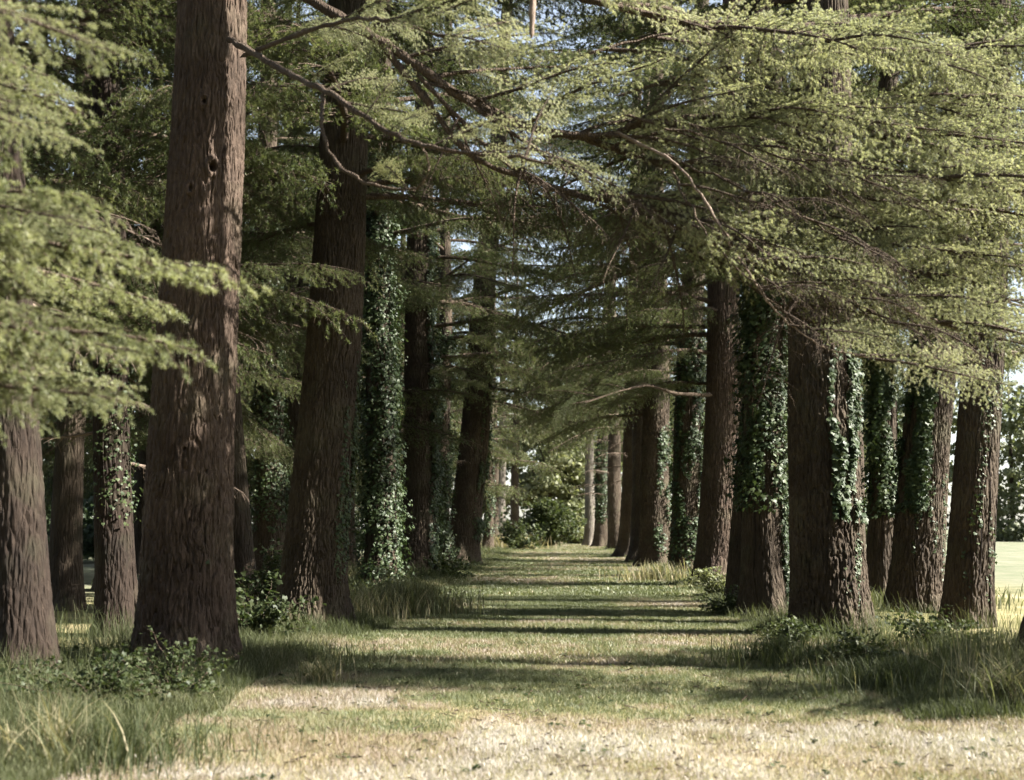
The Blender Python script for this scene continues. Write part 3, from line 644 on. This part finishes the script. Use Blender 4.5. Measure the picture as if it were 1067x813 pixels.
def leafy_tree(label, x, y, H, W_, n, size, mt, seed, group, z0=1.0):
    g = np.random.default_rng(seed); root = link('leafy_tree', None, None, (x, y, 0)); tag(root, label, 'tree', group)
    mb = MB(); cc = clump_crown(mb, 0, 0, H, W_, n, size, g, z0); link('crown', mb.mesh('crown', [mt]), root)
    mb = MB(); tubes(mb, np.stack([np.zeros(6), np.zeros(6), np.linspace(-.2, H * .85, 6)], -1)[None], np.linspace(.3, .05, 6)[None], 9)
    pk = cc[g.permutation(len(cc))[:24]]; u = np.linspace(0, 1, 6)[:, None]
    lm = np.stack([np.array([0, 0, max(.6, c[2] * .55)]) * (1 - u) + c * u + np.array([0, 0, .06]) * H * np.sin(u * 3.14) for c in pk])
    tubes(mb, lm, np.broadcast_to(np.linspace(.1, .02, 6), (24, 6)), 5)
    link('trunk', mb.mesh('trunk', [M_BARK], attr=False), root)
FG = 'leafy trees across the end of the avenue'
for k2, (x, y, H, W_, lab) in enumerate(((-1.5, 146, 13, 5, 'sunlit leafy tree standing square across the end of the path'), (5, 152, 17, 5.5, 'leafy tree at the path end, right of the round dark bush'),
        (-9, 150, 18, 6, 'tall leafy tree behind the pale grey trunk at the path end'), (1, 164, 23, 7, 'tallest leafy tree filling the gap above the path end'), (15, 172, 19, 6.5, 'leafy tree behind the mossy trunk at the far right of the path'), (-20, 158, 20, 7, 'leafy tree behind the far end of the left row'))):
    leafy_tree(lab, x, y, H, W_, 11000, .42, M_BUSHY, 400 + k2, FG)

# far-off woods read as one mass each
def far_wood(name, label, spots, mt, n, size, seed):
    g = np.random.default_rng(seed); mb = MB(); tr = []
    for (x, y, H, w_) in spots:
        tr.append(np.stack([np.full(6, x), np.full(6, y), np.linspace(-.2, H * .9, 6)], -1))
        clump_crown(mb, x, y, H, w_, n, size, g, .3)
    tubes(mb, np.array(tr), np.broadcast_to(np.linspace(.35, .05, 6), (len(tr), 6)), 8, m=1)
    o = link(name, mb.mesh(name, [mt, M_BARK], smooth=False)); tag(o, label, 'wood', kind='stuff'); return o
far_wood('far_wood', 'dark wood beyond the field at the left', [(-19 - 6 * i, 64 + 7 * (i % 3), 17 + (i * 7) % 6, 5.0) for i in range(8)] + [(-15 - 7 * i, 90 + (i % 2) * 8, 24, 7) for i in range(8)], M_WOODS, 7000, .34, 11)
far_wood('far_wood', 'unseen wood added behind the viewpoint to block sky light', [(-33 + 6.5 * i, -9 - 5 * (i % 2), 17 + (i * 5) % 5, 5.0) for i in range(11)], M_WOODS, 5000, .4, 51)  # out of view; added to cut sky fill on the camera-facing sides
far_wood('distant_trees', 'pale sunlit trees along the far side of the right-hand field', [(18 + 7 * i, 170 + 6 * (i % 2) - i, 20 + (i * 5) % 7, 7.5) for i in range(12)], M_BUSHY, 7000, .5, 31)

# ------------------------------------------------------------------ ground
def hgt(x, y):
    x = np.asarray(x, float); y = np.asarray(y, float)
    side = np.clip((np.abs(x) - 3.0) / 2, 0, 1)
    return (fbm(x * .35, y * .35, s=4) - .5) * (.05 + .12 * side) + side * .05 - .02
xs = np.concatenate([[-900, -300, -120, -60], np.arange(-40, -12, 1.0), np.arange(-12, 12, .2), np.arange(12, 45, 1.), [60, 120, 300, 900]])
ys = np.concatenate([[-200, -40, -10, 0, 5], np.arange(7, 40, .2), np.arange(40, 200, 1.), [260, 400, 700, 1500]])
X, Y = np.meshgrid(xs, ys); Z = hgt(X, Y) * (np.abs(X) < 50) * (Y < 200) * (Y > 5)
idx = np.arange(X.size).reshape(X.shape)
mb = MB(); mb.add(np.stack([X, Y, Z], -1).reshape(-1, 3), np.stack([idx[:-1, :-1], idx[:-1, 1:], idx[1:, 1:], idx[1:, :-1]], -1).reshape(-1, 4))
m, nt_ = mat('meadow_soil'); L_ = nt_.links.new
tc = N(nt_, 'ShaderNodeTexCoord')
n1 = N(nt_, 'ShaderNodeTexNoise', Scale=.55, Detail=5.0, Roughness=.6); L_(tc.outputs['Object'], n1.inputs['Vector'])
n2 = N(nt_, 'ShaderNodeTexNoise', Scale=14., Detail=4.0, Roughness=.7); L_(tc.outputs['Object'], n2.inputs['Vector'])
ad = N(nt_, 'ShaderNodeMath', operation='MULTIPLY_ADD'); L_(n2.outputs['Fac'], ad.inputs[0]); ad.inputs[1].default_value = .6; L_(n1.outputs['Fac'], ad.inputs[2])
cg = ramp(nt_, ad.outputs[0], [(.5, (.07, .055, .035)), (.7, (.13, .12, .055)), (.85, (.20, .18, .09)), (1., (.33, .27, .17))])
sx = N(nt_, 'ShaderNodeSeparateXYZ'); L_(tc.outputs['Object'], sx.inputs[0])
ab = N(nt_, 'ShaderNodeMath', operation='ABSOLUTE'); L_(sx.outputs[0], ab.inputs[0])
mr = N(nt_, 'ShaderNodeMapRange'); mr.inputs[1].default_value = 9.5; mr.inputs[2].default_value = 13; L_(ab.outputs[0], mr.inputs[0])
fm = N(nt_, 'ShaderNodeMix', data_type='RGBA'); L_(mr.outputs[0], fm.inputs[0]); L_(cg, fm.inputs[6])
fc = ramp(nt_, ad.outputs[0], [(.45, (.065, .082, .045)), (.75, (.125, .135, .088)), (1., (.18, .17, .125))]); L_(fc, fm.inputs[7])
p = N(nt_, 'ShaderNodeBsdfPrincipled', Roughness=.95); p.inputs['Specular IOR Level'].default_value = .1; L_(fm.outputs[2], p.inputs['Base Color'])
bp = N(nt_, 'ShaderNodeBump', Strength=.6, Distance=.03); L_(n2.outputs['Fac'], bp.inputs['Height']); L_(bp.outputs[0], p.inputs['Normal'])
oo = N(nt_, 'ShaderNodeOutputMaterial'); L_(p.outputs[0], oo.inputs[0])
go = link('ground', mb.mesh('ground', [m], attr=False)); go['kind'] = 'structure'

# ------------------------------------------------------------------ grass
def dryness(x, y, g):
    n = fbm(x * .45, y * .45, s=40); n2 = fbm(x * 1.7, y * 1.7, s=50)
    near = 1 / (1 + np.exp((y - 11.8 - (n2 - .5) * 3) * 1.5))
    v = .21 + .5 * near + (n - .5) * 1.1 + (n2 - .5) * .9 + g.normal(0, .12, len(x))
    worn = np.exp(-((x + 1.4) / 2.0) ** 2 - ((y - 11.2) / 1.3) ** 2) * np.clip((fbm(x * 1.3, y * 1.3, s=57) - .38) * 6, 0, 1)  # trodden brown patch
    v = v * (1 - worn) + worn * (.50 + g.normal(0, .04, len(x)))
    return np.clip(v * 1.9, 0, 2.2)

gg = np.random.default_rng(99)
def lawn(n, y0, y1, h, wd, xw=4.6):
    y = (gg.random(n) * (1 / y0 - 1 / y1) + 1 / y1) ** -1 if y1 > 40 else gg.uniform(y0, y1, n)
    x = gg.uniform(-xw - .4, xw, n)
    keep = np.abs(x) < (.40 * y + 1.2)
    x, y = x[keep], y[keep]; n = len(x)
    z = hgt(x, y)
    patch = fbm(x * 1.1, y * 1.1, s=61)
    hh = h * gg.uniform(.5, 1.4, n) * (.6 + .8 * patch)
    a = gg.uniform(0, 6.28, n); le = gg.uniform(.1, .9, n)
    d = np.stack([np.cos(a) * le, np.sin(a) * le, np.ones(n)], -1) * hh[:, None]
    b = gg.uniform(0, 6.28, n); sd_ = np.stack([np.cos(b), np.sin(b), 0 * b], -1) * (wd * gg.uniform(.6, 1.3, n))[:, None]
    c = np.stack([x, y, z - .005], -1)
    mid = c + d * .55; mid[:, 2] += hh * .08
    v = np.stack([c - sd_, c + sd_, mid + sd_ * .8, mid - sd_ * .8, c + d + (d * [1, 1, -.15]) * .25], 1)
    dr = dryness(x, y, gg); i0 = (np.arange(n) * 5)[:, None]
    return v.reshape(-1, 3), i0 + np.array([0, 1, 2, 3]), i0 + np.array([3, 2, 4]), np.repeat(dr, 5)
mb = MB()
for a in ((330000, 8.2, 17, .045, .0024), (300000, 17, 34, .06, .0042), (170000, 34, 150, .085, .014)):
    v, q, t3, dr = lawn(*a); mb.add(v, q, dr); mb.f.append((t3 + mb.n - len(v), 0))
tag(link('mown_grass', mb.mesh('mown_grass', [M_LAWN])), 'short mown grass down the middle of the avenue, dry and straw coloured in front', 'grass', kind='stuff')

def blades(mb, x, y, h, wd, lean, dr, g, K=5):
    n = len(x); a = g.uniform(0, 6.28, n); le = lean * g.uniform(.2, 1.3, n)
    u = np.linspace(0, 1, K)
    out = np.stack([np.cos(a), np.sin(a)], -1)
    pts = np.zeros((n, K, 3))
    pts[:, :, :2] = np.stack([x, y], -1)[:, None] + out[:, None] * (h * le)[:, None, None] * (u ** 2)[None, :, None]
    pts[:, :, 2] = hgt(x, y)[:, None] - .01 + h[:, None] * (u - .28 * np.minimum(le, 1.2)[:, None] * u ** 2.5)
    b = a + g.uniform(.6, 2.5, n); sd_ = np.stack([np.cos(b), np.sin(b), 0 * b], -1) * wd[:, None]
    wq = np.array([1, 1, .85, .6, .08])[:K]
    Lh = pts - sd_[:, None] * wq[None, :, None]; Rh = pts + sd_[:, None] * wq[None, :, None]
    v = np.stack([Lh, Rh], 2).reshape(-1, 3)
    i0 = (np.arange(n) * 2 * K)[:, None, None] + (np.arange(K - 1) * 2)[None, :, None]
    f = (i0 + np.array([0, 1, 3, 2])[None, None]).reshape(-1, 4)
    mb.add(v, f, np.repeat(dr, 2 * K))

bases = [(t[0].location.x, t[0].location.y, t[3]) for t in TREES.values()]
def verge(n, y0, y1, wmul):
    y = (gg.random(n) * (1 / y0 - 1 / y1) + 1 / y1) ** -1
    side = np.where(gg.random(n) < .56, -1, 1)
    edge = 3.0 + .8 * (fbm(y * .4, side * 5., s=70) - .5)
    x = side * (edge + np.abs(gg.normal(0, 2.6, n)) * gg.uniform(.1, 1.2, n))
    cl = fbm(x * .9, y * .9, s=80)
    keep = (np.abs(x) < .42 * y + 1.5) & (gg.random(n) < (cl * 1.6 - .1)) & ~((y < 12.2) & (x > -3.2))
    x, y, cl, edge = x[keep], y[keep], cl[keep], edge[keep]
    rise = np.clip((np.abs(x) - edge) / 1.6, 0, 1)
    nb = np.zeros(len(x))
    for bx, by, br in bases:
        nb = np.maximum(nb, np.exp(-(((x - bx) ** 2 + (y - by) ** 2) / (br + .7) ** 2)))
    h = (.09 + .26 * rise * cl * 1.5 + .22 * nb) * gg.uniform(.5, 1.35, len(x))
    dr = np.clip(.28 + (fbm(x * .6, y * .6, s=90) - .5) * 1.5 + gg.normal(0, .2, len(x)), 0, 1.6)
    blades(mbv, x, y, h, np.full(len(x), .0035) * wmul * (.7 + .6 * gg.random(len(x))), .55, dr, gg)
mbv = MB()
verge(170000, 8.4, 30, 1.0); verge(90000, 28, 150, 3.2)
tag(link('verge_grass', mbv.mesh('verge_grass', [M_TALL])), 'long unmown grass along both verges and round the trunk bases', 'grass', kind='stuff')

# single tall tussocks one can tell apart
def tussock(label, px, py, n, h, wd, dr, spread=.25, lean=.7, group=None, name='grass_tussock'):
    g = np.random.default_rng(int(px + py)); b = G(px, py); mb = MB()
    r = np.abs(g.normal(0, spread, n)); a = g.uniform(0, 6.28, n)
    x = b.x + r * np.cos(a); y = b.y + r * np.sin(a)
    blades(mb, x, y, h * g.uniform(.45, 1.1, n), np.full(n, wd) * g.uniform(.6, 1.3, n), lean, np.clip(g.normal(dr, .38, n), 0, 2), g)
    tag(link(name, mb.mesh(name, [M_TALL])), label, 'grass tuft', group)
TG = 'tall grass tussocks on the verges'
tussock('arching straw-coloured tussock at the right edge below the cut-off trunk', 1052, 738, 420, .62, .005, .95, .30, .9, TG)
tussock('dark green tussock in front of the massive right trunk', 812, 690, 1100, .42, .005, .15, .45, .7, TG)
tussock('green tussock right of the massive trunk base', 935, 715, 1200, .36, .005, .35, .6, .6, TG)
tussock('pale bleached tussock at the foot of the thickest left trunk', 335, 712, 240, .34, .004, 1.3, .14, .9, TG)
tussock('greyish feathery tussock on the left verge beyond the big leaning trunk', 432, 640, 1500, .75, .007, .7, .6, .6, TG)
tussock('straw tussock at the foot of the ivy-clad left trunk', 380, 645, 700, .6, .006, 1.0, .5, .5, TG)
tussock('dry tussock beside the dark trunks midway on the right', 688, 606, 500, .7, .012, 1.0, .7, .5, TG)
tussock('bleached tussock on the left verge near the far end', 528, 572, 900, 1.3, .03, 1.3, 1.5, .5, TG)
tussock('dark green tussock low in the bottom left corner', 110, 790, 1300, .36, .004, .05, .6, .7, TG)
tussock('straw blades near the bottom left corner', 60, 796, 260, .55, .005, 1.1, .3, .8, TG)
tussock('green tussock in front of the big leaning trunk', 300, 690, 1500, .34, .004, .4, .6, .7, TG)
tussock('thin tall pale stems in front of the rightmost tall trunk', 1012, 720, 30, .95, .006, 1.4, .12, .15, TG)

# ------------------------------------------------------------------ shrubs and undergrowth
def shrub(label, px, py, R_, H_, n, size, mt, seed, name='leafy_shrub', group='shrubs under the avenue trees', cat='shrub', at=None, ns=14):
    g = np.random.default_rng(seed); b = G(px, py) if at is None else Vector(at)
    root = link(name, None, None, (b.x, b.y, 0)); tag(root, label, cat, group)
    K = 8; u = np.linspace(0, 1, K); a = g.uniform(0, 6.28, ns); ns = int(ns * 1.8); a = g.uniform(0, 6.28, ns); rr = R_ * g.uniform(.1, 1.35, ns); hh = H_ * g.uniform(.25, 1.2, ns)
    st = np.zeros((ns, K, 3)); st[:, :, 0] = np.cos(a)[:, None] * rr[:, None] * u ** 1.3; st[:, :, 1] = np.sin(a)[:, None] * rr[:, None] * u ** 1.3
    st[:, :, 2] = hh[:, None] * (u * 1.35 - .35 * u ** 2) * np.where(rr > .7 * R_, .75, 1)[:, None] - .03
    st[:, 1:] += g.normal(0, .02 * H_, (ns, K - 1, 3))
    mb = MB(); tubes(mb, st, np.broadcast_to(.008 * H_ ** .5 * (1 - .7 * u), (ns, K)) * (1 + 1. * (size > .1)), 4); link('stem', mb.mesh('stem', [M_WOOD], attr=False), root)
    i = g.integers(0, ns, n); uu = g.beta(1.7, 1.0, n)
    pos = np.stack([np.array([np.interp(q, u, st[j, :, c]) for q, j in zip(uu, i)]) for c in range(3)], -1)
    pos += g.normal(0, 1, (n, 3)) * np.array([R_ * .10, R_ * .10, H_ * .06]); pos[:, 2] = np.abs(pos[:, 2]) + .01
    mb = MB(); nr = np.array([0, 0, .8]) + g.normal(0, .6, (n, 3)); dn = np.stack([pos[:, 0], pos[:, 1], -.3 + 0 * pos[:, 0]], -1) + g.normal(0, .5, (n, 3))
    leaves(mb, pos, nr, dn, size * g.uniform(.5, 1.2, n), g); link('foliage', mb.mesh('foliage', [mt]), root)
SH = 'shrubs under the avenue trees'
shrub('leafy dark bramble clump left of the thickest trunk foot', 108, 742, .85, .48, 2000, .042, M_BUSH, 1)
shrub('leafy sapling clump against the thickest left trunk, front side', 185, 733, .5, .62, 1200, .042, M_BUSH, 2)
shrub('low weeds between the two left-edge trunks', 70, 700, .6, .25, 600, .06, M_BUSH, 3)
shrub('bushy green undergrowth behind the right side of the thickest left trunk', 268, 668, .7, .9, 1500, .07, M_BUSH, 4)
shrub('leafy regrowth between the leaning trunk and the thickest left trunk', 285, 640, .7, 1.2, 1500, .08, M_BUSH, 5)
shrub('yellow-green bush at the foot of the clean brown trunk', 745, 622, .65, .65, 1300, .07, M_BUSHY, 6)
shrub('low leafy tangle between the rightmost two trunks', 975, 675, .8, .5, 1700, .05, M_BUSH, 7)
shrub('nettles in front of the massive right trunk', 900, 690, .6, .35, 1000, .05, M_BUSH, 8)
shrub('nettles on the left of the massive right trunk', 820, 672, .5, .4, 900, .05, M_BUSH, 9)
shrub('pale flowering weeds at the foot of the ivy-clad trunk', 405, 632, .9, .9, 1500, .06, M_BUSHY, 10)
shrub('round dark bush at the far end of the grass path', 566, 569, 2.9, 4.0, 5200, .30, M_BUSH, 11, ns=30)
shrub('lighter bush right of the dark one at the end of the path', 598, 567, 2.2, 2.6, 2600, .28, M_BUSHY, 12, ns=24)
shrub('bush on the left verge near the pale grey trunk', 536, 573, 1.5, 2.0, 1500, .2, M_BUSH, 13)
shrub('weeds at the left row midway foot of the dark leaning trunk', 465, 604, .8, .8, 1200, .09, M_BUSH, 14)
0 and shrub('tall leafy clump in shade at the left beyond the field edge', 80, 640, 1.2, 1.0, 2200, .09, M_BUSH, 15)
shrub('weeds at the foot of the ivy-draped right trunk', 760, 640, .6, .45, 900, .06, M_BUSH, 16)
shrub('sunny bush behind the right row above the field', 1052, 560, 5, 4, 3000, .4, M_BUSH, 17, at=(30, 140, 0), ns=30)

# ------------------------------------------------------------------ litter of cones, twigs and bark on the near grass
g = np.random.default_rng(5); mb = MB()
n = 2600; x = g.uniform(-4.5, 5, n); y = g.uniform(8.5, 24, n); a = g.uniform(0, 3.14, n); l = g.uniform(.012, .03, n) * g.choice([1, 1, 1, 2.6], n)
c = np.stack([x, y, hgt(x, y) + .012 + g.random(n) * .02], -1); d = np.stack([np.cos(a), np.sin(a), g.normal(0, .25, n)], -1) * l[:, None]
tubes(mb, np.stack([c - d, c + d * .1 + g.normal(0, .006, (n, 3)), c + d], 1), np.stack([g.uniform(.002, .007, n)] * 3, 1), 5)
tag(link('fallen_twigs', mb.mesh('fallen_twigs', [M_WOOD], attr=False)), 'fallen twigs and bark scraps scattered over the near grass', 'litter', kind='stuff')

# low broad-leaved weeds in the mown grass
mb = MB(); n = 420; x = g.uniform(-4, 5, n); y = g.uniform(9, 26, n); k = 7
px_ = np.repeat(x, k) + g.normal(0, .03, n * k); py_ = np.repeat(y, k) + g.normal(0, .03, n * k); a = g.uniform(0, 6.28, n * k)
pos = np.stack([px_, py_, hgt(px_, py_) + .015 + g.random(n * k) * .03], -1)
leaves(mb, pos, np.array([0, 0, 1.]) + g.normal(0, .3, (n * k, 3)), np.stack([np.cos(a), np.sin(a), 0 * a], -1), g.uniform(.02, .05, n * k), g)
tag(link('lawn_weeds', mb.mesh('lawn_weeds', [M_BUSH])), 'low broad-leaved weeds dotted through the mown grass', 'weeds', kind='stuff')
